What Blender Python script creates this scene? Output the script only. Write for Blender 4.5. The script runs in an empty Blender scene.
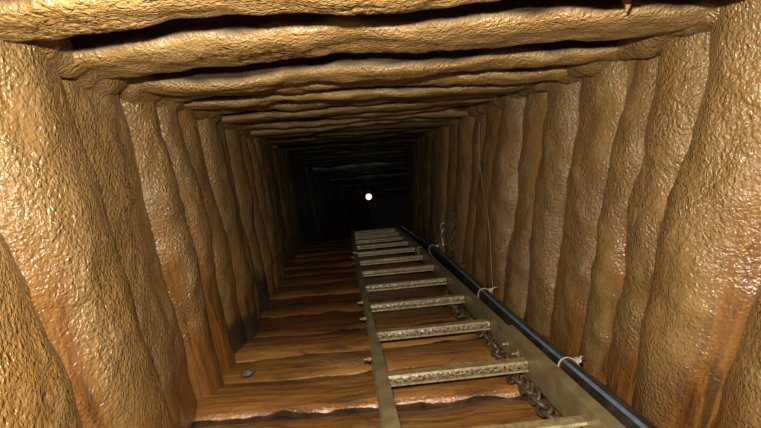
import bpy, math, random
import numpy as np
from mathutils import Vector, Matrix

scene = bpy.context.scene
C = scene.collection
rnd = random.Random(7)

# ------------------------------------------------------------------ tunnel frame
# Tunnel coordinates: x = right, s = down along the drift, h = off the sloping floor plane
# (the lens is the origin). The drift dips 17 degrees; further in it steepens and bends right.
DIP = math.radians(17.0)
CD, SD = math.cos(DIP), math.sin(DIP)
FPX = 560.0
FLOOR, ROOF = -0.95, 0.30
WL, WR = -0.64, 1.00

def bend(s):
    s = np.asarray(s, float)
    drop = 0.0045 * np.maximum(s - 3, 0) ** 2 + 0.035 * np.clip(s - 7.4, 0, 2.1) ** 2 + .147 * np.maximum(s - 9.5, 0)
    side = 0.003 * np.maximum(s - 4, 0) ** 2 + 0.035 * np.maximum(s - 7.4, 0) ** 2
    return side, drop

def Wn(P):
    P = np.asarray(P, float)
    side, drop = bend(P[:, 1])
    x = P[:, 0] + side
    s = P[:, 1]
    h = P[:, 2] - drop
    return np.stack([x, s * CD + h * SD, -s * SD + h * CD], 1)

def W(x, s, h):
    return Vector(Wn(np.array([[x, s, h]]))[0])

def Wd(v):
    return Vector((v[0], v[1] * CD + v[2] * SD, -v[1] * SD + v[2] * CD))

# ------------------------------------------------------------------ camera
camR = Wd((0.99364659, -0.07921458, -0.07994691))
camU = Wd((0.08675676, 0.08662205, 0.99245649))
camF = Wd((0.07169186, 0.99308694, -0.0929441))
cam_data = bpy.data.cameras.new('camera')
cam = bpy.data.objects.new('camera', cam_data)
C.objects.link(cam)
cam_data.sensor_fit = 'HORIZONTAL'
cam_data.sensor_width = 36.0
cam_data.lens = FPX / 761.0 * 36.0
cam_data.clip_start = 0.01
cam.matrix_world = Matrix(((camR.x, camU.x, -camF.x, 0), (camR.y, camU.y, -camF.y, 0),
                           (camR.z, camU.z, -camF.z, 0), (0, 0, 0, 1)))
scene.camera = cam

# ------------------------------------------------------------------ world, flash, exposure
world = bpy.data.worlds.new('underground_dark')
scene.world = world
world.use_nodes = True
world.node_tree.nodes['Background'].inputs[0].default_value = (0.9, 0.7, 0.5, 1)
world.node_tree.nodes['Background'].inputs[1].default_value = 0.0
fl = bpy.data.lights.new('camera_flash', 'AREA')
fl.shape = 'RECTANGLE'
fl.size, fl.size_y = 0.05, 0.03
fl.energy = 118.0
fl.color = (1.0, 0.94, 0.84)
flash = bpy.data.objects.new('camera_flash', fl)
C.objects.link(flash)
flash.matrix_world = cam.matrix_world.copy()
flash.location = camU * 0.15 + camR * -0.06 + camF * 0.0
scene.view_settings.view_transform = 'Standard'
scene.view_settings.look = 'None'
scene.view_settings.gamma = 1.0
scene.view_settings.use_curve_mapping = False
scene.view_settings.exposure = 0.0

# ------------------------------------------------------------------ noise
_rs = np.random.RandomState(11)
_perm = _rs.permutation(512)
_grad = _rs.normal(size=(512, 3))
_grad /= np.linalg.norm(_grad, axis=1)[:, None]

def noise(P):
    P = np.asarray(P, float)
    i = np.floor(P).astype(int)
    f = P - i
    u = f * f * f * (f * (f * 6 - 15) + 10)
    def g(a, b, c):
        idx = _perm[(_perm[(_perm[(i[:, 0] + a) & 511] + i[:, 1] + b) & 511] + i[:, 2] + c) & 511]
        G = _grad[idx]
        return G[:, 0] * (f[:, 0] - a) + G[:, 1] * (f[:, 1] - b) + G[:, 2] * (f[:, 2] - c)
    def L(t, a, b): return a + t * (b - a)
    x00 = L(u[:, 0], g(0, 0, 0), g(1, 0, 0)); x10 = L(u[:, 0], g(0, 1, 0), g(1, 1, 0))
    x01 = L(u[:, 0], g(0, 0, 1), g(1, 0, 1)); x11 = L(u[:, 0], g(0, 1, 1), g(1, 1, 1))
    return 1.5 * L(u[:, 2], L(u[:, 1], x00, x10), L(u[:, 1], x01, x11))

def sstep(a, b, x):
    t = np.clip((x - a) / (b - a), 0, 1)
    return t * t * (3 - 2 * t)

# ------------------------------------------------------------------ mesh helpers
def mesh_np(name, V, Q, smooth=True):
    """vertices (n,3) and quads (m,4) -> mesh"""
    V = np.asarray(V, np.float32); Q = np.asarray(Q, np.int32)
    me = bpy.data.meshes.new(name)
    me.vertices.add(len(V)); me.vertices.foreach_set('co', V.ravel())
    me.loops.add(Q.size); me.loops.foreach_set('vertex_index', Q.ravel())
    me.polygons.add(len(Q)); me.polygons.foreach_set('loop_start', np.arange(0, Q.size, 4, dtype=np.int32))
    me.polygons.foreach_set('use_smooth', np.full(len(Q), smooth))
    me.update(calc_edges=True); me.validate()
    return me

def put(name, me, mat, parent=None):
    o = bpy.data.objects.new(name, me)
    C.objects.link(o)
    if mat is not None and not me.materials:
        me.materials.append(mat)
    if parent is not None:
        o.parent = parent
    return o

def tag(o, label, cat, group=None, kind=None):
    if label: o['label'] = label
    if cat: o['category'] = cat
    if group: o['group'] = group
    if kind: o['kind'] = kind
    return o

def empty(name, loc):
    o = bpy.data.objects.new(name, None)
    o.empty_display_size = 0.05
    C.objects.link(o)
    o.location = loc
    return o

def child(name, me, mat, root):
    """mesh given in world coordinates, parented to an Empty that has only a location"""
    o = put(name, me, mat, root)
    o.matrix_parent_inverse = Matrix.Translation(root.location).inverted()
    return o

def quads_grid(nu, nv, wrap_u=False):
    uu = np.arange(nu if wrap_u else nu - 1); vv = np.arange(nv - 1)
    U, Vv = np.meshgrid(uu, vv, indexing='ij')
    U = U.ravel(); Vv = Vv.ravel(); U2 = (U + 1) % nu
    return np.stack([U * nv + Vv, U2 * nv + Vv, U2 * nv + Vv + 1, U * nv + Vv + 1], 1)

class MB:
    def __init__(s): s.v = []; s.f = []; s.sm = []
    def add(s, vs, fs, smooth=False):
        b = len(s.v); s.v += [tuple(p) for p in vs]
        s.f += [tuple(i + b for i in q) for q in fs]; s.sm += [smooth] * len(fs)
    def box(s, x0, x1, s0, s1, h0, h1, bev=0.0, n=1):
        """box in tunnel coordinates, bevelled along s, cut into n lengths so that it follows the drift"""
        if bev > 0:
            prof = [(x0 + bev, h0), (x1 - bev, h0), (x1, h0 + bev), (x1, h1 - bev), (x1 - bev, h1), (x0 + bev, h1), (x0, h1 - bev), (x0, h0 + bev)]
        else:
            prof = [(x0, h0), (x1, h0), (x1, h1), (x0, h1)]
        s.extr(prof, s0, s1, n)
    def extr(s, prof, s0, s1, n=1):
        k = len(prof); P = []
        for i in range(n + 1):
            t = s0 + (s1 - s0) * i / n
            P += [(x, t, h) for x, h in prof]
        V = Wn(np.array(P))
        F = []
        for i in range(n):
            for j in range(k):
                F.append((i * k + j, i * k + (j + 1) % k, (i + 1) * k + (j + 1) % k, (i + 1) * k + j))
        F.append(tuple(range(k))[::-1]); F.append(tuple(n * k + j for j in range(k)))
        s.add(V, F)
    def extx(s, prof, x0, x1):
        """profile in (s,h) swept along x"""
        k = len(prof)
        V = Wn(np.array([(x0, a, b) for a, b in prof] + [(x1, a, b) for a, b in prof]))
        F = [(j, (j + 1) % k, k + (j + 1) % k, k + j) for j in range(k)]
        F.append(tuple(range(k))); F.append(tuple(k + j for j in range(k))[::-1])
        s.add(V, F)
    def tube(s, pts, r, n=10, closed=False, rx=None):
        pts = [Vector(p) for p in pts]; m = len(pts)
        rs = r if isinstance(r, (list, tuple)) else [r] * m
        V = []; up = None
        for i, p in enumerate(pts):
            a = pts[i - 1] if (i or closed) else p
            b = pts[(i + 1) % m] if (i < m - 1 or closed) else p
            d = (b - a).normalized()
            if up is None:
                up = d.orthogonal().normalized()
            up = (up - d * up.dot(d)).normalized()
            q = d.cross(up)
            for j in range(n):
                t = 2 * math.pi * j / n
                V.append(p + (up * math.cos(t) + q * math.sin(t)) * rs[i])
        F = []
        for i in range(m if closed else m - 1):
            i2 = (i + 1) % m
            for j in range(n):
                F.append((i * n + j, i * n + (j + 1) % n, i2 * n + (j + 1) % n, i2 * n + j))
        if not closed:
            F.append(tuple(range(n))[::-1]); F.append(tuple((m - 1) * n + j for j in range(n)))
        s.add(V, F, True)
    def mesh(s, name):
        me = bpy.data.meshes.new(name)
        me.from_pydata(s.v, [], s.f); me.update()
        me.polygons.foreach_set('use_smooth', s.sm)
        import bmesh
        bm = bmesh.new(); bm.from_mesh(me); bmesh.ops.recalc_face_normals(bm, faces=bm.faces); bm.to_mesh(me); bm.free()
        return me

# ------------------------------------------------------------------ materials
def newmat(name):
    m = bpy.data.materials.new(name); m.use_nodes = True
    nt = m.node_tree; b = nt.nodes['Principled BSDF']
    return m, nt, b

def nd(nt, t, **kw):
    n = nt.nodes.new(t)
    for k, v in kw.items():
        if k.startswith('i_'):
            n.inputs[k[2:].replace('_', ' ')].default_value = v
        else:
            setattr(n, k, v)
    return n

def ramp(nt, a, b, ca=(0, 0, 0, 1), cb=(1, 1, 1, 1)):
    r = nt.nodes.new('ShaderNodeValToRGB')
    r.color_ramp.elements[0].position = a; r.color_ramp.elements[0].color = ca
    r.color_ramp.elements[1].position = b; r.color_ramp.elements[1].color = cb
    return r

def mixc(nt, fac, a, b, blend='MIX'):
    m = nt.nodes.new('ShaderNodeMix'); m.data_type = 'RGBA'; m.blend_type = blend
    for sock, v in ((0, fac), (6, a), (7, b)):
        if hasattr(v, 'links'): nt.links.new(v, m.inputs[sock])
        else: m.inputs[sock].default_value = v
    return m.outputs[2]

def mixf(nt, fac, a, b):
    m = nt.nodes.new('ShaderNodeMix'); m.data_type = 'FLOAT'
    for sock, v in ((0, fac), (2, a), (3, b)):
        if hasattr(v, 'links'): nt.links.new(v, m.inputs[sock])
        else: m.inputs[sock].default_value = v
    return m.outputs[0]

def math_(nt, op, a, b=0.0):
    m = nt.nodes.new('ShaderNodeMath'); m.operation = op
    for i, v in enumerate((a, b)):
        if hasattr(v, 'links'): nt.links.new(v, m.inputs[i])
        else: m.inputs[i].default_value = v
    return m.outputs[0]

def mud_material(name, tint=(1, 1, 1), bare_or_shade_a=(0.34, 0.155, 0.032, 1), bare_or_shade_b=(0.24, 0.100, 0.022, 1), wet=0.20, lump=1.0, dry=0.0):
    """wet clay over timber; attribute 'bare' = where the clay has come off and the timber shows; on roof logs, gap shade painted on the flanks"""
    m, nt, b = newmat(name)
    geo = nd(nt, 'ShaderNodeNewGeometry')
    pos = geo.outputs['Position']
    def ns(scale, detail=3.0, rough=0.55, dist=0.0):
        n = nd(nt, 'ShaderNodeTexNoise'); nt.links.new(pos, n.inputs['Vector'])
        n.inputs['Scale'].default_value = scale; n.inputs['Detail'].default_value = detail
        n.inputs['Roughness'].default_value = rough; n.inputs['Distortion'].default_value = dist
        return n.outputs['Fac']
    big = ns(2.3, 3); mid = ns(9, 4); fine = ns(70, 3)
    c1 = mixc(nt, ramp_out(nt, mid, .35, .68), (0.37 * tint[0], 0.215 * tint[1], 0.066 * tint[2], 1), (0.45 * tint[0], 0.275 * tint[1], 0.095 * tint[2], 1))
    c2 = mixc(nt, ramp_out(nt, big, .50, .68), c1, (0.40 * tint[0], 0.215 * tint[1], 0.055 * tint[2], 1))
    c3 = mixc(nt, math_(nt, 'MULTIPLY', ramp_out(nt, fine, .5, .75), .35), c2, (0.22 * tint[0], 0.115 * tint[1], 0.035 * tint[2], 1))
    at = nd(nt, 'ShaderNodeAttribute', attribute_name='bare_or_shade')
    # grain of the bare timber, drawn along the log
    al = nd(nt, 'ShaderNodeAttribute', attribute_name='grain')
    gn = nd(nt, 'ShaderNodeTexNoise'); nt.links.new(al.outputs['Vector'], gn.inputs['Vector'])
    gn.inputs['Scale'].default_value = 1.0; gn.inputs['Detail'].default_value = 4; gn.inputs['Distortion'].default_value = .6
    wood = mixc(nt, ramp_out(nt, gn.outputs['Fac'], .36, .66), bare_or_shade_b, bare_or_shade_a)
    # blotches: old red-brown and blackened patches, drawn out along the log
    def gns(scale, off):
        mp = nd(nt, 'ShaderNodeVectorMath', operation='MULTIPLY_ADD'); nt.links.new(al.outputs['Vector'], mp.inputs[0])
        mp.inputs[1].default_value = (scale, scale * .42, scale * .42); mp.inputs[2].default_value = (off, off, off)
        n = nd(nt, 'ShaderNodeTexNoise'); nt.links.new(mp.outputs[0], n.inputs['Vector'])
        n.inputs['Scale'].default_value = 1.0; n.inputs['Detail'].default_value = 5; n.inputs['Roughness'].default_value = .65; n.inputs['Distortion'].default_value = .4
        return n.outputs['Fac']
    red = tuple(c * k for c, k in zip(bare_or_shade_a[:3], (.55, .36, .42))) + (1,)
    drk = tuple(c * k for c, k in zip(bare_or_shade_a[:3], (.20, .26, .55))) + (1,)
    wood = mixc(nt, math_(nt, 'MULTIPLY', ramp_out(nt, gns(.9, 3.0), .50, .64), .75), wood, red)
    wood = mixc(nt, math_(nt, 'MULTIPLY', ramp_out(nt, gns(1.3, 17.0), .54, .66), .8), wood, drk)
    col = mixc(nt, at.outputs['Fac'], c3, wood)
    st = nd(nt, 'ShaderNodeAttribute', attribute_name='dark_mask')
    col = mixc(nt, st.outputs['Fac'], col, (0.028, 0.021, 0.016, 1))  # near-black at some post feet and in random floor patches
    nt.links.new(col, b.inputs['Base Color'])
    # relief: wrinkled clay
    vo = nd(nt, 'ShaderNodeTexVoronoi', feature='SMOOTH_F1'); vo.inputs['Scale'].default_value = 84; vo.inputs['Smoothness'].default_value = .6
    warp = nd(nt, 'ShaderNodeVectorMath', operation='ADD')
    wn = nd(nt, 'ShaderNodeTexNoise'); nt.links.new(pos, wn.inputs['Vector']); wn.inputs['Scale'].default_value = 34; wn.inputs['Detail'].default_value = 2
    wm = nd(nt, 'ShaderNodeVectorMath', operation='SCALE'); wm.inputs['Scale'].default_value = 0.028
    nt.links.new(wn.outputs['Color'], wm.inputs[0]); nt.links.new(pos, warp.inputs[0]); nt.links.new(wm.outputs[0], warp.inputs[1])
    nt.links.new(warp.outputs[0], vo.inputs['Vector'])
    lumps = math_(nt, 'SUBTRACT', 1.0, vo.outputs['Distance'])
    wr = ns(96, 3, .55, .3); wr2 = ns(210, 2, .5, 0)
    mask = ramp_out(nt, ns(3.1, 3), .34, .56)
    rel = math_(nt, 'ADD', math_(nt, 'MULTIPLY', lumps, 0.8), math_(nt, 'ADD', math_(nt, 'MULTIPLY', wr, 0.9), math_(nt, 'MULTIPLY', wr2, .5)))
    rel = math_(nt, 'MULTIPLY', rel, mixf(nt, mask, .45, 1.0))
    rel = math_(nt, 'MULTIPLY', rel, mixf(nt, at.outputs['Fac'], 1.0, .4))
    rel = math_(nt, 'ADD', rel, math_(nt, 'MULTIPLY', math_(nt, 'MULTIPLY', gn.outputs['Fac'], at.outputs['Fac']), .6))
    bp = nd(nt, 'ShaderNodeBump'); bp.inputs['Strength'].default_value = 1.0; bp.inputs['Distance'].default_value = 0.0085 * lump
    nt.links.new(rel, bp.inputs['Height']); nt.links.new(bp.outputs[0], b.inputs['Normal'])
    nt.links.new(mixf(nt, math_(nt, 'MULTIPLY', at.outputs['Fac'], dry), mixf(nt, mid, wet - .03, wet + .11), .9), b.inputs['Roughness'])
    nt.links.new(mixf(nt, math_(nt, 'MULTIPLY', at.outputs['Fac'], dry), .6, .1), b.inputs['Specular IOR Level'])
    return m

def ramp_out(nt, src, a, b):
    r = nd(nt, 'ShaderNodeMapRange'); r.interpolation_type = 'SMOOTHSTEP'
    r.inputs['From Min'].default_value = a; r.inputs['From Max'].default_value = b
    nt.links.new(src, r.inputs['Value'])
    return r.outputs['Result']

def plain(name, col, rough=.5, metal=0.0, col2=None, scale=30, bump=0.0, spec=.5):
    m, nt, b = newmat(name)
    geo = nd(nt, 'ShaderNodeNewGeometry')
    n = nd(nt, 'ShaderNodeTexNoise'); nt.links.new(geo.outputs['Position'], n.inputs['Vector'])
    n.inputs['Scale'].default_value = scale; n.inputs['Detail'].default_value = 5
    c2 = col2 or tuple(c * .7 for c in col)
    nt.links.new(mixc(nt, ramp_out(nt, n.outputs['Fac'], .38, .66), (*col, 1), (*c2, 1)), b.inputs['Base Color'])
    b.inputs['Roughness'].default_value = rough; b.inputs['Metallic'].default_value = metal
    b.inputs['Specular IOR Level'].default_value = spec
    if bump:
        bp = nd(nt, 'ShaderNodeBump'); bp.inputs['Strength'].default_value = .7; bp.inputs['Distance'].default_value = bump
        nt.links.new(n.outputs['Fac'], bp.inputs['Height']); nt.links.new(bp.outputs[0], b.inputs['Normal'])
    return m

M_mud = mud_material('wet_clay', tint=(.365, .360, .385), bare_or_shade_a=(0.150, 0.066, 0.014, 1), bare_or_shade_b=(0.105, 0.042, 0.010, 1), wet=.17)
M_mid = mud_material('shaded_wet_clay', tint=(.20, .20, .21), bare_or_shade_a=(0.08, 0.036, 0.012, 1), bare_or_shade_b=(0.05, 0.022, 0.008, 1), wet=.18)  # clay darkened for logs further in, painting the flash's fading into the colour
M_roof = mud_material('wet_clay_roof', tint=(.56, .575, .63), bare_or_shade_a=(.020, .012, .006, 1), bare_or_shade_b=(.012, .007, .004, 1), wet=.19, dry=1.0)  # near-black second tone paints gap shade onto the roof logs' flanks
M_dark = mud_material('shaded_wet_timber', tint=(.055, .06, .075), bare_or_shade_a=(.03, .02, .012, 1), bare_or_shade_b=(.02, .012, .008, 1), wet=.36)  # clay-free wet timber, darkened further to paint in the flash's fall-off
M_floor = mud_material('wet_floor_timber', tint=(.38, .36, .33), bare_or_shade_a=(0.235, 0.108, 0.024, 1), bare_or_shade_b=(0.160, 0.064, 0.015, 1), wet=.17, lump=.8)
M_floor_far = mud_material('shaded_floor_timber', tint=(.24, .22, .20), bare_or_shade_a=(0.135, 0.054, 0.014, 1), bare_or_shade_b=(0.090, 0.034, 0.010, 1), wet=.17, lump=.8)  # darker copy of the floor timber; fall-off with distance painted into its colour
M_soil = plain('dark_soil', (.025, .016, .009), .9, 0, (.012, .008, .005), 14, .02)
M_sludge = plain('dark_wet_sludge', (.05, .031, .017), .16, 0, (.022, .016, .011), 18, .012)
M_steel = plain('muddy_steel', (.190, .148, .066), .40, .25, (.140, .102, .043), 14, .001)
M_rung = plain('muddy_tread', (.27, .21, .095), .40, .25, (.17, .12, .052), 45, .002)
M_scab = plain('speckled_tread', (.065, .042, .020), .34, .1, (.20, .15, .085), 105, .002)
M_chain = plain('rusty_chain', (.070, .046, .021), .5, .2, (.038, .024, .011), 60, .002)
M_pipe = plain('black_plastic', (.009, .009, .009), .28, 0, (.026, .020, .012), 12)
M_blue = plain('blue_stripe_plastic', (.085, .125, .165), .33, 0, (.06, .085, .11), 25)
M_tie = plain('white_nylon', (.36, .31, .23), .4, 0, (.28, .23, .16), 80)
M_wire = plain('muddy_wire', (.105, .075, .03), .6)
M_rock = plain('muddy_rock', (.08, .055, .025), .5, 0, (.035, .025, .015), 20, .01)
M_hook = plain('pale_metal', (.34, .28, .18), .35, .6)
M_case = plain('lamp_casing', (.02, .02, .02), .5)
M_lamp, nt, b = newmat('lamp_glass')
b.inputs['Base Color'].default_value = (1, .9, .7, 1)
b.inputs['Emission Color'].default_value = (1.0, .82, .55, 1)
b.inputs['Emission Strength'].default_value = 1.6

# ------------------------------------------------------------------ logs
def log(name, P0, P1, rn, rt, nrm, mat, parent, seed, step, wob=.025, lump=.006, mid=.010, expo=2.5, bare_or_shade=None, dark_mask=None, taper=0.0, endround=.03):
    """A clay-coated log between two tunnel points. rn: half thickness along nrm, rt: half width across.
    nrm: tunnel vector that faces into the drift."""
    a = np.array(P0, float); d = np.array(P1, float) - a
    Ln = np.linalg.norm(d); d /= Ln
    n = np.array(nrm, float); n -= d * n.dot(d); n /= np.linalg.norm(n)
    t = np.cross(d, n)
    nv = max(10, int(Ln / step)); nu = max(14, int(2 * math.pi * max(rn, rt) / step))
    v = np.linspace(0, 1, nv); ang = np.linspace(0, 2 * math.pi, nu, endpoint=False)
    A, Vv = np.meshgrid(ang, v, indexing='ij'); A = A.ravel(); Vv = Vv.ravel()
    ca, sa = np.cos(A), np.sin(A)
    rad = (np.abs(ca) ** expo + np.abs(sa) ** expo) ** (-1 / expo)
    z = Vv * Ln
    off = seed * 17.31
    one = np.ones_like(z)
    # the log's own bends and swellings
    wt = wob * noise(np.stack([z * 1.9 + off, one * off, one * 3.3], 1)) + wob * .5 * noise(np.stack([z * 5.3 + off, one * off, one * 7.3], 1))
    wn_ = wob * .6 * noise(np.stack([z * 2.1 + off, one * 9.1, one * off], 1))
    sw = 1 + .10 * noise(np.stack([z * 2.7 + off, one * 1.7, one * off], 1)) - taper * Vv
    cn, ct = rn * rad * ca * sw, rt * rad * sa * sw
    base = a[None] + d[None] * z[:, None] + n[None] * (cn + wn_)[:, None] + t[None] * (ct + wt)[:, None]
    q = base + off
    br = np.zeros_like(z) if bare_or_shade is None else bare_or_shade(base, z / Ln, A, q)
    so = np.zeros_like(z) if dark_mask is None else dark_mask(base, z / Ln, A, q)
    clay = 1 - .8 * np.clip(br + so, 0, 1)
    msk = sstep(-.25, .35, noise(q * 3.3 + 5))
    disp = mid * (noise(q * 6.5) + .6 * noise(q * 14 + 3)) * (.45 + .55 * clay)
    lm = np.abs(noise(q * 42 + 11)); l2 = noise(q * 70 + 7)
    disp += lump * clay * (.35 + .65 * msk) * ((.5 - lm) * 1.1 + .55 * l2)
    disp -= .012 * np.clip(br, 0, 1)
    outn = n[None] * ca[:, None] + t[None] * sa[:, None]
    # rounded ends
    e = np.minimum(z, Ln - z); er = np.where(e < endround, 1 - .3 * (1 - e / endround) ** 2, 1)
    axis = a[None] + d[None] * z[:, None]
    P = axis + (base - axis) * er[:, None] + outn * disp[:, None]
    V = Wn(P)
    Q = quads_grid(nu, nv, True)
    # caps: a centre vertex would make triangles; close with a collapsed ring instead
    V0 = V.reshape(nu, nv, 3)
    ring0 = V0[:, 0].mean(0)[None].repeat(nu, 0); ring1 = V0[:, -1].mean(0)[None].repeat(nu, 0)
    k = len(V); V = np.concatenate([V, ring0 * .97 + V0[:, 0] * .03, ring1 * .97 + V0[:, -1] * .03])
    i = np.arange(nu); j = (i + 1) % nu
    Q = np.concatenate([Q, np.stack([k + i, k + j, j * nv, i * nv], 1),
                        np.stack([k + nu + j, k + nu + i, i * nv + nv - 1, j * nv + nv - 1], 1)])
    me = mesh_np(name, V, Q)
    grain = np.stack([z * 2.6 + off, A * rt * 30, cn * 14 + off], 1)
    grain = np.concatenate([grain, grain[:nu], grain[:nu]])
    for nm, arr in (('bare_or_shade', br), ('dark_mask', so)):
        at = me.attributes.new(nm, 'FLOAT', 'POINT')
        at.data.foreach_set('value', np.concatenate([arr, np.zeros(2 * nu)]).astype(np.float32))
    at = me.attributes.new('grain', 'FLOAT_VECTOR', 'POINT')
    at.data.foreach_set('vector', grain.astype(np.float32).ravel())
    return put(name, me, mat, parent)

def sheet(name, fn, nu, nv, mat, thick, bare_or_shade=None):
    """the packed ground behind the logs: fn(u,v) -> tunnel points and outward normal; closed slab"""
    U, Vv = np.meshgrid(np.linspace(0, 1, nu), np.linspace(0, 1, nv), indexing='ij')
    P, out = fn(U.ravel(), Vv.ravel())
    F = Wn(P); B = Wn(P + out * thick)
    Q = quads_grid(nu, nv)
    n = nu * nv
    edge = [i * nv for i in range(nu)] + [(nu - 1) * nv + j for j in range(1, nv)] + [i * nv + nv - 1 for i in range(nu - 2, -1, -1)] + [j for j in range(nv - 2, 0, -1)]
    e = np.array(edge); e2 = np.roll(e, -1)
    Q = np.concatenate([Q, Q[:, ::-1] + n, np.stack([e, e + n, e2 + n, e2], 1)])
    me = mesh_np(name, np.concatenate([F, B]), Q)
    return put(name, me, mat)

def stepsize(s):
    return min(.05, max(.0085, .0068 * s))

S0, S1 = -1.0, 13.5
TAN = math.tan(DIP)

# ------------------------------------------------------------------ the setting
def fn_wall(x, sgn, amp):
    def fn(u, v):
        s = S0 + (S1 - S0) * u ** 1.5; h = -1.06 + 1.50 * v
        P = np.stack([np.full_like(s, x), s, h], 1)
        P[:, 0] += sgn * amp * (noise(P * 4 + 2) + .5 * noise(P * 13)) + sgn * .004 * noise(P * 30)
        return P, np.array([[sgn, 0, 0.]])
    return fn
wall_left = sheet('wall_left', fn_wall(WL - .090, -1, .018), 700, 120, M_mud, .5)
wall_right = sheet('wall_right', fn_wall(WR + .085, 1, .018), 700, 120, M_mud, .5)
def fn_floor(u, v):
    s = S0 + (S1 - S0) * u ** 1.4; x = -1.0 + 2.4 * v
    P = np.stack([x, s, np.full_like(s, FLOOR - .046)], 1)
    P[:, 2] += .016 * noise(P * 5) + .008 * noise(P * 17)
    return P, np.array([[0, 0, -1.]])
floor = sheet('floor', fn_floor, 300, 90, M_sludge, .4)
def fn_ceil(u, v):
    s = S0 + (S1 - S0) * u; x = -1.2 + 2.8 * v
    P = np.stack([x, s, np.full_like(s, ROOF + .40)], 1)
    P[:, 2] += .05 * noise(P * 3)
    return P, np.array([[0, 0, 1.]])
ceiling = sheet('ceiling', fn_ceil, 120, 40, M_soil, .4)
def fn_end(s0, sgn):
    def fn(u, v):
        P = np.stack([-1.2 + 2.8 * u, np.full_like(u, s0), -1.3 + 2.1 * v], 1)
        P[:, 1] += .08 * noise(P * 3)
        return P, np.array([[0, sgn, 0.]])
    return fn
wall_back = sheet('wall_back', fn_end(S1 - .1, 1), 20, 20, M_soil, .4)
wall_front = sheet('wall_front', fn_end(S0 + .02, -1), 20, 20, M_soil, .4)
for o, lb in ((wall_left, 'clay-caked timber wall on the left with upright logs'), (wall_right, 'clay-caked timber wall on the right beside the pipe'),
              (floor, 'wet floor of crosswise logs under the ladder'), (ceiling, 'roof of clay-caked crosswise logs with black gaps'),
              (wall_back, 'black far end of the tunnel'), (wall_front, 'dark earth behind the camera')):
    o['kind'] = 'structure'; o['label'] = lb; o['category'] = 'ceiling' if o is ceiling else 'floor' if o is floor else 'wall'

# upright logs: boundaries along the drift at lens height, then on into the dark
Lb = [-.62, -.18, .26, .70, 1.14, 1.57, 2.10, 2.36, 2.63, 2.99, 3.36, 3.73, 4.10]
while Lb[-1] < S1 - .5: Lb.append(Lb[-1] + rnd.uniform(.31, .40))
Rb = [-.62, -.25, .12, .48, .83, 1.20, 1.56, 1.85, 2.10, 2.46, 2.78, 3.12, 3.45, 3.88, 4.20, 4.60, 5.0]
while Rb[-1] < S1 - .5: Rb.append(Rb[-1] + rnd.uniform(.31, .40))

def bare_foot(hh, soft, side, strength=1.0):
    def f(P, v, A, q):
        n1 = noise(q * np.array([3.5, 3.5, 2.0]))
        return strength * sstep(hh + soft, hh - soft, P[:, 2] + .22 * n1)
    return f
def dark_foot(hh):  # darkens the log below a ragged line at hh
    def f(P, v, A, q):
        return sstep(hh + .05, hh - .03, P[:, 2] + .06 * noise(q * 6))
    return f

def bare_strip(hh, sgn):
    """timber bared low down and in a strip along the log's edge"""
    f1 = bare_foot(hh, .16, 0)
    def f(P, v, A, q):
        strip = sstep(.35, .75, np.sin(A) * sgn + .45 * noise(q * np.array([2.5, 2.5, 1.0]))) * sstep(.15, -.45, P[:, 2] + .3 * noise(q * 2)) * sstep(.55, .2, np.abs(np.cos(A)) - .45)
        return np.clip(f1(P, v, A, q) + .85 * strip, 0, 1)
    return f

xoffL = {3: .0, 4: .015, 5: -.05, 6: -.015, 7: .0, 8: -.01, 9: .01}
xoffR = {5: -.015, 6: .045, 7: .06, 8: .05, 9: .03}
for i in range(len(Lb) - 1):
    a, c = Lb[i], Lb[i + 1]; m = (a + c) / 2; half = (c - a) / 2
    xo = xoffL.get(i, rnd.uniform(-.025, .02))
    rn = .13 + rnd.uniform(-.01, .01); xc = WL + xo - rn
    tilt = rnd.uniform(-.03, .03)
    hb, ht = -1.02, ROOF + .055
    dark_top = {8: -.80, 9: -.85, 11: -.74}.get(i)
    bare_or_shade = {3: -.55, 4: -.75, 5: -.72, 6: -.70, 7: -.62}.get(i, rnd.uniform(-.95, -.7))
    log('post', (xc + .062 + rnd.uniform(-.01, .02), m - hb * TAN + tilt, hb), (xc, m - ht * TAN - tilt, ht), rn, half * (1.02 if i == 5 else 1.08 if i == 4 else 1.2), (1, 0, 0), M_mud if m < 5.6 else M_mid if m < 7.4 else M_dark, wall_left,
        i + 1, stepsize(max(m, 1.0)), wob=.034, expo=3.0 if i == 5 else 2.05, bare_or_shade=bare_strip(bare_or_shade, -1) if i < 8 else bare_foot(bare_or_shade, .16, 0),
        dark_mask=dark_foot(dark_top) if dark_top is not None else None)
for i in range(len(Rb) - 1):
    a, c = Rb[i], Rb[i + 1]; m = (a + c) / 2; half = (c - a) / 2
    xo = xoffR.get(i, rnd.uniform(-.02, .025))
    rn = .13 + rnd.uniform(-.01, .01); xc = WR + xo + rn
    tilt = rnd.uniform(-.025, .025)
    hb, ht = -1.02, ROOF + .055
    bare_or_shade = {4: -.60, 5: -.80, 6: -.80, 7: -.80, 8: -.8}.get(i, rnd.uniform(-1.05, -.8))
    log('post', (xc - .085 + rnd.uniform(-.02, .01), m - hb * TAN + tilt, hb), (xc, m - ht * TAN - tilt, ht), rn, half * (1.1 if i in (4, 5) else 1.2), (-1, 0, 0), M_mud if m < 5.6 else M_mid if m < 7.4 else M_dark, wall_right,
        i + 101, stepsize(max(m, 1.0)), wob=.034, expo=2.05, bare_or_shade=bare_strip(bare_or_shade, 1) if i < 8 else bare_foot(bare_or_shade, .14, 0))

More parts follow.
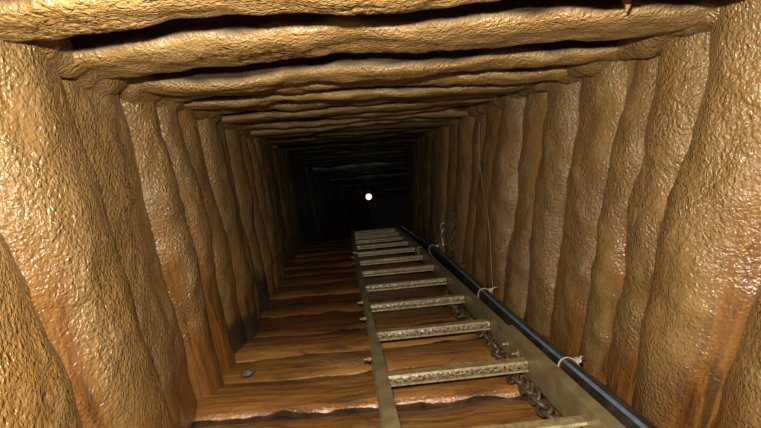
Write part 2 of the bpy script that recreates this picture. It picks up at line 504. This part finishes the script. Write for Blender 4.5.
# roof beams between gaps (s at the left end, s at the right end, width of the gap)
gaps = [(-.75, -.75, .05), (-.3, -.3, .05), (.15, .15, .05), (.52, .55, .06), (.92, .96, .09), (1.30, 1.29, .130), (1.93, 1.68, .130), (2.14, 2.20, .085), (2.42, 2.54, .080),
        (2.76, 2.86, .135), (3.16, 3.22, .09), (3.60, 3.58, .14), (3.95, 4.00, .10), (4.32, 4.38, .14)]
while gaps[-1][0] < S1 - .6:
    d = rnd.uniform(.33, .41); g = gaps[-1]
    gaps.append((g[0] + d + rnd.uniform(-.03, .03), g[1] + d + rnd.uniform(-.03, .03), rnd.uniform(.11, .18)))
def shade_flank(P, v, A, q):
    # roof log flanks go near-black: the shade of the gaps painted into their colour
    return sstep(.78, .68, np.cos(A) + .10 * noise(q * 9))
hofs = {4: .0, 5: .0, 6: .0, 7: .005, 8: .0}
for i in range(len(gaps) - 1):
    g0, g1 = gaps[i], gaps[i + 1]
    l0, l1 = g0[0] + g0[2] / 2, g1[0] - g1[2] / 2
    r0, r1 = g0[1] + g0[2] / 2, g1[1] - g1[2] / 2
    rt = max(.08, ((l1 - l0) + (r1 - r0)) / 4); rn = .135 + rnd.uniform(-.01, .01)
    hh = ROOF + hofs.get(i, rnd.uniform(-.01, .02)) + rn
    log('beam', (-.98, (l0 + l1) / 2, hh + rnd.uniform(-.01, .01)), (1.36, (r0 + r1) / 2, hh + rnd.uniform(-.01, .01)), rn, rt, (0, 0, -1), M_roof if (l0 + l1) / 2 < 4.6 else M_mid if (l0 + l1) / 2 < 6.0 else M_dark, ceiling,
        i + 201, stepsize(max((l0 + l1) / 2, 1.0)), wob=.04, lump=.006, mid=.010, expo=3.6, bare_or_shade=shade_flank)

# clay squeezed into the corners between roof logs and posts
def fillet(x, sgn, parent, seed):
    s0, s1 = -.8, 6.4
    n_s, n_a = 420, 26
    S, A = np.meshgrid(s0 + (s1 - s0) * np.linspace(0, 1, n_s) ** 1.3, np.linspace(0, 2 * math.pi, n_a, endpoint=False), indexing='ij')
    S = S.ravel(); A = A.ravel()
    q0 = np.stack([S, np.zeros_like(S), np.full_like(S, seed)], 1)
    rx = .066 * (1 + .55 * noise(q0 * 3.1) + .35 * noise(q0 * 7.7)); rh = .060 * (1 + .6 * noise(q0 * 3.7 + 4) + .3 * noise(q0 * 9))
    cx = x + sgn * (.040 + .02 * noise(q0 * 2.3 + 7)); ch = ROOF + .042 + .022 * noise(q0 * 4.1 + 2)
    P = np.stack([cx + np.cos(A) * rx, S, ch + np.sin(A) * rh], 1)
    d = .012 * noise(P * 11) + .006 * noise(P * 34)
    P[:, 0] += np.cos(A) * d; P[:, 2] += np.sin(A) * d
    i, j = np.meshgrid(np.arange(n_s - 1), np.arange(n_a), indexing='ij'); i = i.ravel(); j = j.ravel(); j2 = (j + 1) % n_a
    Q = np.stack([i * n_a + j, i * n_a + j2, (i + 1) * n_a + j2, (i + 1) * n_a + j], 1)
    return put('clay_fillet', mesh_np('clay_fillet', Wn(P), Q[:, ::-1]), M_mud, parent)
fillet(WL, -1, wall_left, 3.7)
fillet(WR, 1, wall_right, 8.2)

# clay drip left hanging in the first roof gap
mb = MB(); c0 = W(.70, 1.275, .33)
mb.tube([c0 + Vector((0, 0, .05)), c0 + Vector((.004, 0, .02)), c0 + Vector((-.004, .004, .0)), c0 + Vector((.003, .002, -.02)), c0 + Vector((0, .0, -.032))], [.016, .008, .013, .007, .002], 8)
mb.tube([c0 + Vector((-.018, 0, .012)), c0 + Vector((0, 0, .004)), c0 + Vector((.022, 0, .012))], [.004, .007, .003], 7)
put('clay_drip', mb.mesh('clay_drip'), M_roof, ceiling)

# floor logs, bare wet timber with streaks of clay
Fg = [-.7, -.35, 0, .35, .72, 1.08, 1.45, 1.82, 2.19, 2.56, 2.90, 3.27, 3.76, 4.28, 4.74]
while Fg[-1] < S1 - .5: Fg.append(Fg[-1] + rnd.uniform(.40, .52))
def bare_floor(P, v, A, q):
    return np.clip(.95 - .75 * sstep(.25, .55, noise(q * np.array([2.0, 5.5, 5.5]) + 9)), 0, 1)
def dark_floor(P, v, A, q):
    return .55 * sstep(.22, .5, noise(q * np.array([1.6, 7, 7]) + 40))
for i in range(len(Fg) - 1):
    a, c = Fg[i], Fg[i + 1]; m = (a + c) / 2
    rn = .10 + rnd.uniform(-.01, .01)
    dz = rnd.uniform(-.012, .008); sk = rnd.uniform(-.02, .02)
    log('floor_log', (-.90, m + .045 + sk, FLOOR - rn + dz), (1.30, m - .05 - sk, FLOOR - rn + dz + rnd.uniform(-.01, .01)), rn, (c - a) / 2 * 1.02, (0, 0, 1), M_floor if m < 3.1 else M_floor_far, floor,
        i + 301, stepsize(max(m, 1.2)), wob=.016, lump=.003, mid=.005, expo=3.0, bare_or_shade=bare_floor, dark_mask=dark_floor)

# ------------------------------------------------------------------ ladder lying along the floor
RL, RR = .080, .700            # outer edge of the left stile, inner face of the right stile
lad = empty('ladder', W(.4, 1.2, FLOOR))
tag(lad, 'long muddy metal ladder with perforated rungs lying along the tunnel floor', 'ladder')
def stile(x0, w, s0, s1, h0, h1, open_dir, n):
    """channel section: web plus two flanges"""
    mb = MB(); t = .006
    if open_dir > 0: prof = [(x0, h0), (x0 + w, h0), (x0 + w, h0 + t), (x0 + t, h0 + t), (x0 + t, h1 - t), (x0 + w, h1 - t), (x0 + w, h1), (x0, h1)]
    else: prof = [(x0 + w, h0), (x0, h0), (x0, h0 + t), (x0 + w - t, h0 + t), (x0 + w - t, h1 - t), (x0, h1 - t), (x0, h1), (x0 + w, h1)]
    mb.extr(prof, s0, s1, n)
    return child('stile', mb.mesh('stile'), M_steel, lad)
HB = -.915
# near length, outside the next one
stile(RL, .046, .55, 2.50, HB, -.800, -1, 6)
stile(RR - .002, .046, .55, 2.47, HB, -.795, 1, 6)
# following lengths
stile(RL + .012, .034, 2.30, 5.30, HB, -.815, -1, 10)
stile(RR + .006, .036, 2.30, 5.30, HB, -.815, 1, 10)
stile(RL + .004, .042, 5.22, 8.6, HB, -.805, -1, 12)
stile(RR - .002, .044, 5.22, 8.6, HB, -.810, 1, 12)

def rung(s, x0, x1, htop):
    d, fh = .052, .034
    mb = MB()
    t = .004
    # top plate with a rolled lip, and a lower lip in front
    mb.extx([(s, htop - .006), (s + .004, htop), (s + d, htop), (s + d, htop - fh), (s + d - t, htop - fh), (s + d - t, htop - t), (s + .004, htop - t)], x0, x1)
    o = child('rung', mb.mesh('rung'), M_rung, lad)
    # perforated tread face: two staggered rows of holes, real openings
    nx = 60; nz = 5
    xs = np.linspace(x0, x1, nx + 1); zs = np.array([htop - .006, htop - .010, htop - .0165, htop - .0215, htop - .028, htop - .034])
    rr = random.Random(int(s * 1000))
    V = []; F = []
    for layer, ds in ((0, 0.0), (1, .003)):
        for a in range(nx + 1):
            for c in range(nz + 1):
                j = rr.uniform(-.0012, .0012) if 0 < c < nz and layer == 0 else 0
                bul = .0035 * math.sin(math.pi * c / nz)
                V.append((xs[a], s - bul + ds + j, zs[c] + j))
    k = (nx + 1) * (nz + 1)
    for a in range(nx):
        for c in range(nz):
            hole = (c == 1 and a % 4 == 1) or (c == 3 and a % 4 == 3)
            if hole and rr.random() < .8: continue
            i0 = a * (nz + 1) + c
            q = (i0, i0 + nz + 1, i0 + nz + 2, i0 + 1)
            F.append(q); F.append(tuple(i + k for i in q[::-1]))
    mb = MB(); mb.add(Wn(np.array(V)), F)
    me = bpy.data.meshes.new('tread_face'); me.from_pydata(mb.v, [], mb.f); me.update()
    f = put('tread_face', me, M_scab, o)
    # lower lip
    mb = MB(); mb.extx([(s - .003, htop - .034), (s + .010, htop - .034), (s + .010, htop - .042), (s - .003, htop - .042)], x0, x1)
    l = put('lip', mb.mesh('lip'), M_rung, o)

rs = [1.06, 1.60, 2.14, 2.72, 3.28, 3.83, 4.38, 4.93, 5.48, 6.03, 6.58, 7.13, 7.68, 8.23]
for s in rs:
    rung(s, RL + .047, RR + .004, -.846)
# bolts on the left stile and splice plates
def bolt(x, s, h, d):
    mb = MB(); c = W(x, s, h); ax = Wd((1, 0, 0)) * d
    mb.tube([c - ax * .004, c + ax * .016], .011, 6)
    mb.tube([c + ax * .012, c + ax * .034], .006, 8)
    child('bolt', mb.mesh('bolt'), M_steel, lad)
for s in (2.40, 3.05, 3.42, 5.26): bolt(RL + (0 if s < 2.5 else .012), s, -.86, -1)
for s in (2.25, 2.38): bolt(RR, s, -.85, -1)
mb = MB(); mb.box(RL + .046, RL + .052, 2.18, 2.56, -.885, -.825, 0, 2); child('splice_plate', mb.mesh('splice_plate'), M_steel, lad)
mb = MB(); mb.box(RR - .010, RR - .003, 2.24, 2.62, -.90, -.83, 0, 2); child('splice_plate', mb.mesh('splice_plate'), M_steel, lad)

# ------------------------------------------------------------------ chain on the floor inside the right stile
chain = empty('chain', W(.66, 1.5, FLOOR))
tag(chain, 'rusty link chain lying on the floor inside the right ladder stile', 'chain')
def link_mesh(name, L, wd, r, nn=14):
    mb = MB(); pts = []
    for k in range(nn):
        t = 2 * math.pi * k / nn
        pts.append((math.copysign(abs(math.cos(t)) ** .8, math.cos(t)) * wd, math.sin(t) * L, 0))
    mb.tube(pts, r, 6, closed=True)
    return mb.mesh(name)
LM = link_mesh('link', .040, .025, .0085)
LM.materials.append(M_chain)
s = 1.30; k = 0
while s < 3.7:
    x = .665 + .012 * math.sin(s * 5.1) + .008 * math.sin(s * 13)
    h = FLOOR + .028 + .010 * math.sin(s * 7.3)
    o = bpy.data.objects.new('link', LM); C.objects.link(o); o.parent = chain
    o.matrix_parent_inverse = Matrix.Translation(chain.location).inverted()
    o.location = W(x, s, h)
    o.rotation_euler = (-DIP + rnd.uniform(-.12, .12), (.75 if k % 2 else -.75) + rnd.uniform(-.35, .35), -.06 * math.cos(s * 5.1) + rnd.uniform(-.12, .12))
    s += .056; k += 1

# ------------------------------------------------------------------ water pipe on the right
PR = .041
def pipe_c(s):
    return (.802 + .016 * max(0, min(1, (s - 1.3) / 2.2)) + .006 * math.sin(s * 1.7), s, -.835 + .008 * math.sin(s * 1.3 + 1))
pipe = empty('water_pipe', W(*pipe_c(0.2)))
tag(pipe, 'black plastic water pipe with blue stripe beside the right ladder stile', 'pipe')
ss = [-.9 + .25 * i for i in range(40)]
mb = MB(); mb.tube([W(*pipe_c(s)) for s in ss], PR, 24)
child('pipe_body', mb.mesh('pipe_body'), M_pipe, pipe)
def arc_strip(a0, a1, r, s_list, n=5):
    P = []
    for s in s_list:
        c = pipe_c(s)
        for rr_ in (r, r - .003):
            for k in range(n):
                t = a0 + (a1 - a0) * k / (n - 1)
                P.append((c[0] + math.cos(t) * rr_, s, c[2] + math.sin(t) * rr_))
    V = Wn(np.array(P)); F = []; m = 2 * n
    order = list(range(n)) + [n + k for k in range(n - 1, -1, -1)]
    for i in range(len(s_list) - 1):
        for j in range(m):
            p, q = order[j], order[(j + 1) % m]
            F.append((i * m + p, i * m + q, (i + 1) * m + q, (i + 1) * m + p))
    F.append(tuple(order)); F.append(tuple((len(s_list) - 1) * m + p for p in order[::-1]))
    mb = MB(); mb.add(V, F, True); return mb.mesh('blue_stripe')
st = child('blue_stripe', arc_strip(math.radians(102), math.radians(121), PR + .0012, ss), M_blue, pipe)
st['label'] = 'blue stripe along the pipe'

# white ties that hold the pipe to the wall
def tie(s, label, side=1.0, tail=.05, lean=.03):
    c = pipe_c(s)
    root = empty('cable_tie', W(*c))
    tag(root, label, 'cable tie', 'cable ties round the pipe')
    mb = MB(); w, r0, r1 = .0055, PR + .0015, PR + .0045
    n = 28; P = []; F = []
    for k in range(n):
        t = 2 * math.pi * k / n
        sk = lean * math.sin(t)
        for rr_, dw in ((r1, -w), (r1, w), (r0, w), (r0, -w)):
            P.append((c[0] + math.cos(t) * rr_, s + dw + sk, c[2] + math.sin(t) * rr_))
    for k in range(n):
        k2 = (k + 1) % n
        for j in range(4):
            F.append((k * 4 + j, k * 4 + (j + 1) % 4, k2 * 4 + (j + 1) % 4, k2 * 4 + j))
    mb.add(Wn(np.array(P)), F, True)
    child('strap', mb.mesh('strap'), M_tie, root)
    mb = MB(); hx = c[0] + PR * .8; hh = c[2] + PR * .72; sh = s + lean * .6
    mb.box(hx - .004, hx + .018, sh - .010, sh + .010, hh - .004, hh + .012, .003)
    child('tie_head', mb.mesh('tie_head'), M_tie, root)
    mb = MB(); mb.tube([W(hx + .014, sh, hh + .006), W(hx + .014 + tail * .4, sh + .004, hh + .014), W(hx + .014 + tail, sh + .012, hh + .010)], .0035, 6)
    child('tail', mb.mesh('tail'), M_tie, root)
tie(1.98, 'largest white cable tie looped round the pipe, nearest the camera', tail=.02)
tie(3.20, 'middle white cable tie round the pipe with a loose end to the right', tail=.04)
tie(5.05, 'faint cable tie round the pipe far down near the hook', tail=.02)

# ------------------------------------------------------------------ things on the right wall
mb = MB(); pts = []
for t, (x, s, h) in enumerate([(.955, 3.62, .20), (.948, 3.66, .04), (.94, 3.62, -.10), (.932, 3.54, -.25), (.92, 3.42, -.42), (.905, 3.36, -.60), (.89, 3.32, -.80), (.882, 3.30, -.93)]):
    pts.append(W(x, s, h))
fine = []
for i in range(len(pts) - 1):
    for k in range(5): fine.append(pts[i].lerp(pts[i + 1], k / 5) + Vector((0, .006 * math.sin(i * 5 + k), 0)))
fine.append(pts[-1])
mb.tube(fine, .0042, 6)
wire = put('wire', mb.mesh('wire'), M_wire)
tag(wire, 'thin muddy wire hanging down the right wall posts', 'wire')

# ring with its strap, far down by the pipe
hk = empty('hanging_ring', W(.93, 5.05, -.62))
tag(hk, 'pale metal ring on a strap hanging by the pipe on the right wall', 'ring')
c = W(.93, 5.05, -.62); pts = []
for k in range(16):
    t = 2 * math.pi * k / 16
    pts.append(c + Vector((.026 * math.cos(t), 0, .036 * math.sin(t))))
mb = MB(); mb.tube(pts, .008, 8, closed=True); child('ring', mb.mesh('ring'), M_hook, hk)
mb = MB(); mb.tube([c + Vector((-.012, 0, -.034)), c + Vector((-.018, .01, -.09)), c + Vector((-.008, .0, -.15)), W(.92, 5.05, -.80)], .0075, 6)
child('strap', mb.mesh('strap'), M_hook, hk)

hc = empty('hanging_chain', W(.955, 4.62, -.70))
tag(hc, 'dark short chain hanging on the right wall beside the metal ring', 'chain')
LH = link_mesh('link', .036, .021, .0085); LH.materials.append(M_chain)
for k in range(6):
    o = bpy.data.objects.new('link', LH); C.objects.link(o); o.parent = hc
    o.matrix_parent_inverse = Matrix.Translation(hc.location).inverted()
    o.location = W(.95 - .006 * k, 4.62, -.50 - .050 * k)
    o.rotation_euler = (math.pi / 2, 0.2, (k % 2) * math.pi / 2 + .4)

def rock(loc, r, seed, label):
    nu, nv = 26, 15
    U, Vv = np.meshgrid(np.linspace(0, 2 * math.pi, nu, endpoint=False), np.linspace(.06, math.pi - .06, nv), indexing='ij')
    D = np.stack([np.cos(U) * np.sin(Vv), np.sin(U) * np.sin(Vv), np.cos(Vv)], 2).reshape(-1, 3)
    rr_ = 1 + .30 * noise(D * 1.6 + seed) + .12 * noise(D * 4 + seed)
    P = D * rr_[:, None] * np.array(r)
    V0 = P.reshape(nu, nv, 3); Q = quads_grid(nu, nv, True)
    n = len(P)
    V = np.concatenate([P, V0[:, 0].mean(0)[None].repeat(nu, 0) * .98 + V0[:, 0] * .02, V0[:, -1].mean(0)[None].repeat(nu, 0) * .98 + V0[:, -1] * .02])
    i = np.arange(nu); j = (i + 1) % nu
    Q = np.concatenate([Q, np.stack([n + i, n + j, j * nv, i * nv], 1), np.stack([n + nu + j, n + nu + i, i * nv + nv - 1, j * nv + nv - 1], 1)])
    o = put('rock', mesh_np('rock', V, Q), M_rock); o.location = loc
    return tag(o, label, 'rock', 'rocks on the tunnel floor')
rock(W(.91, 4.35, -.90), (.05, .07, .055), 3.1, 'muddy rock lying between the pipe and right wall under hanging chain')
rock(W(-.50, 2.60, -.935), (.030, .022, .018), 5.7, 'small dark stone on the floor log by the left wall foot')

# ------------------------------------------------------------------ lamp in the dark
LS = 10.4
lc = W(.12, LS, -.10)
lamp = empty('mine_lamp', lc)
tag(lamp, 'small lit lamp shining in the dark far down the tunnel', 'lamp')
tow = (-Vector(lc)).normalized()
mb = MB(); mb.tube([lc - tow * .06, lc - tow * .02, lc + tow * .015, lc + tow * .03], [.03, .045, .060, .064], 18)
child('casing', mb.mesh('casing'), M_case, lamp)
mb = MB(); mb.tube([lc + tow * .028, lc + tow * .045, lc + tow * .055], [.058, .050, .02], 18)
child('lens', mb.mesh('lens'), M_lamp, lamp)
mb = MB(); mb.tube([lc + Vector((0, 0, .06)), lc + Vector((0, 0, .17)), lc + Vector((.01, 0, .42))], .006, 6)
child('hanger', mb.mesh('hanger'), M_chain, lamp)
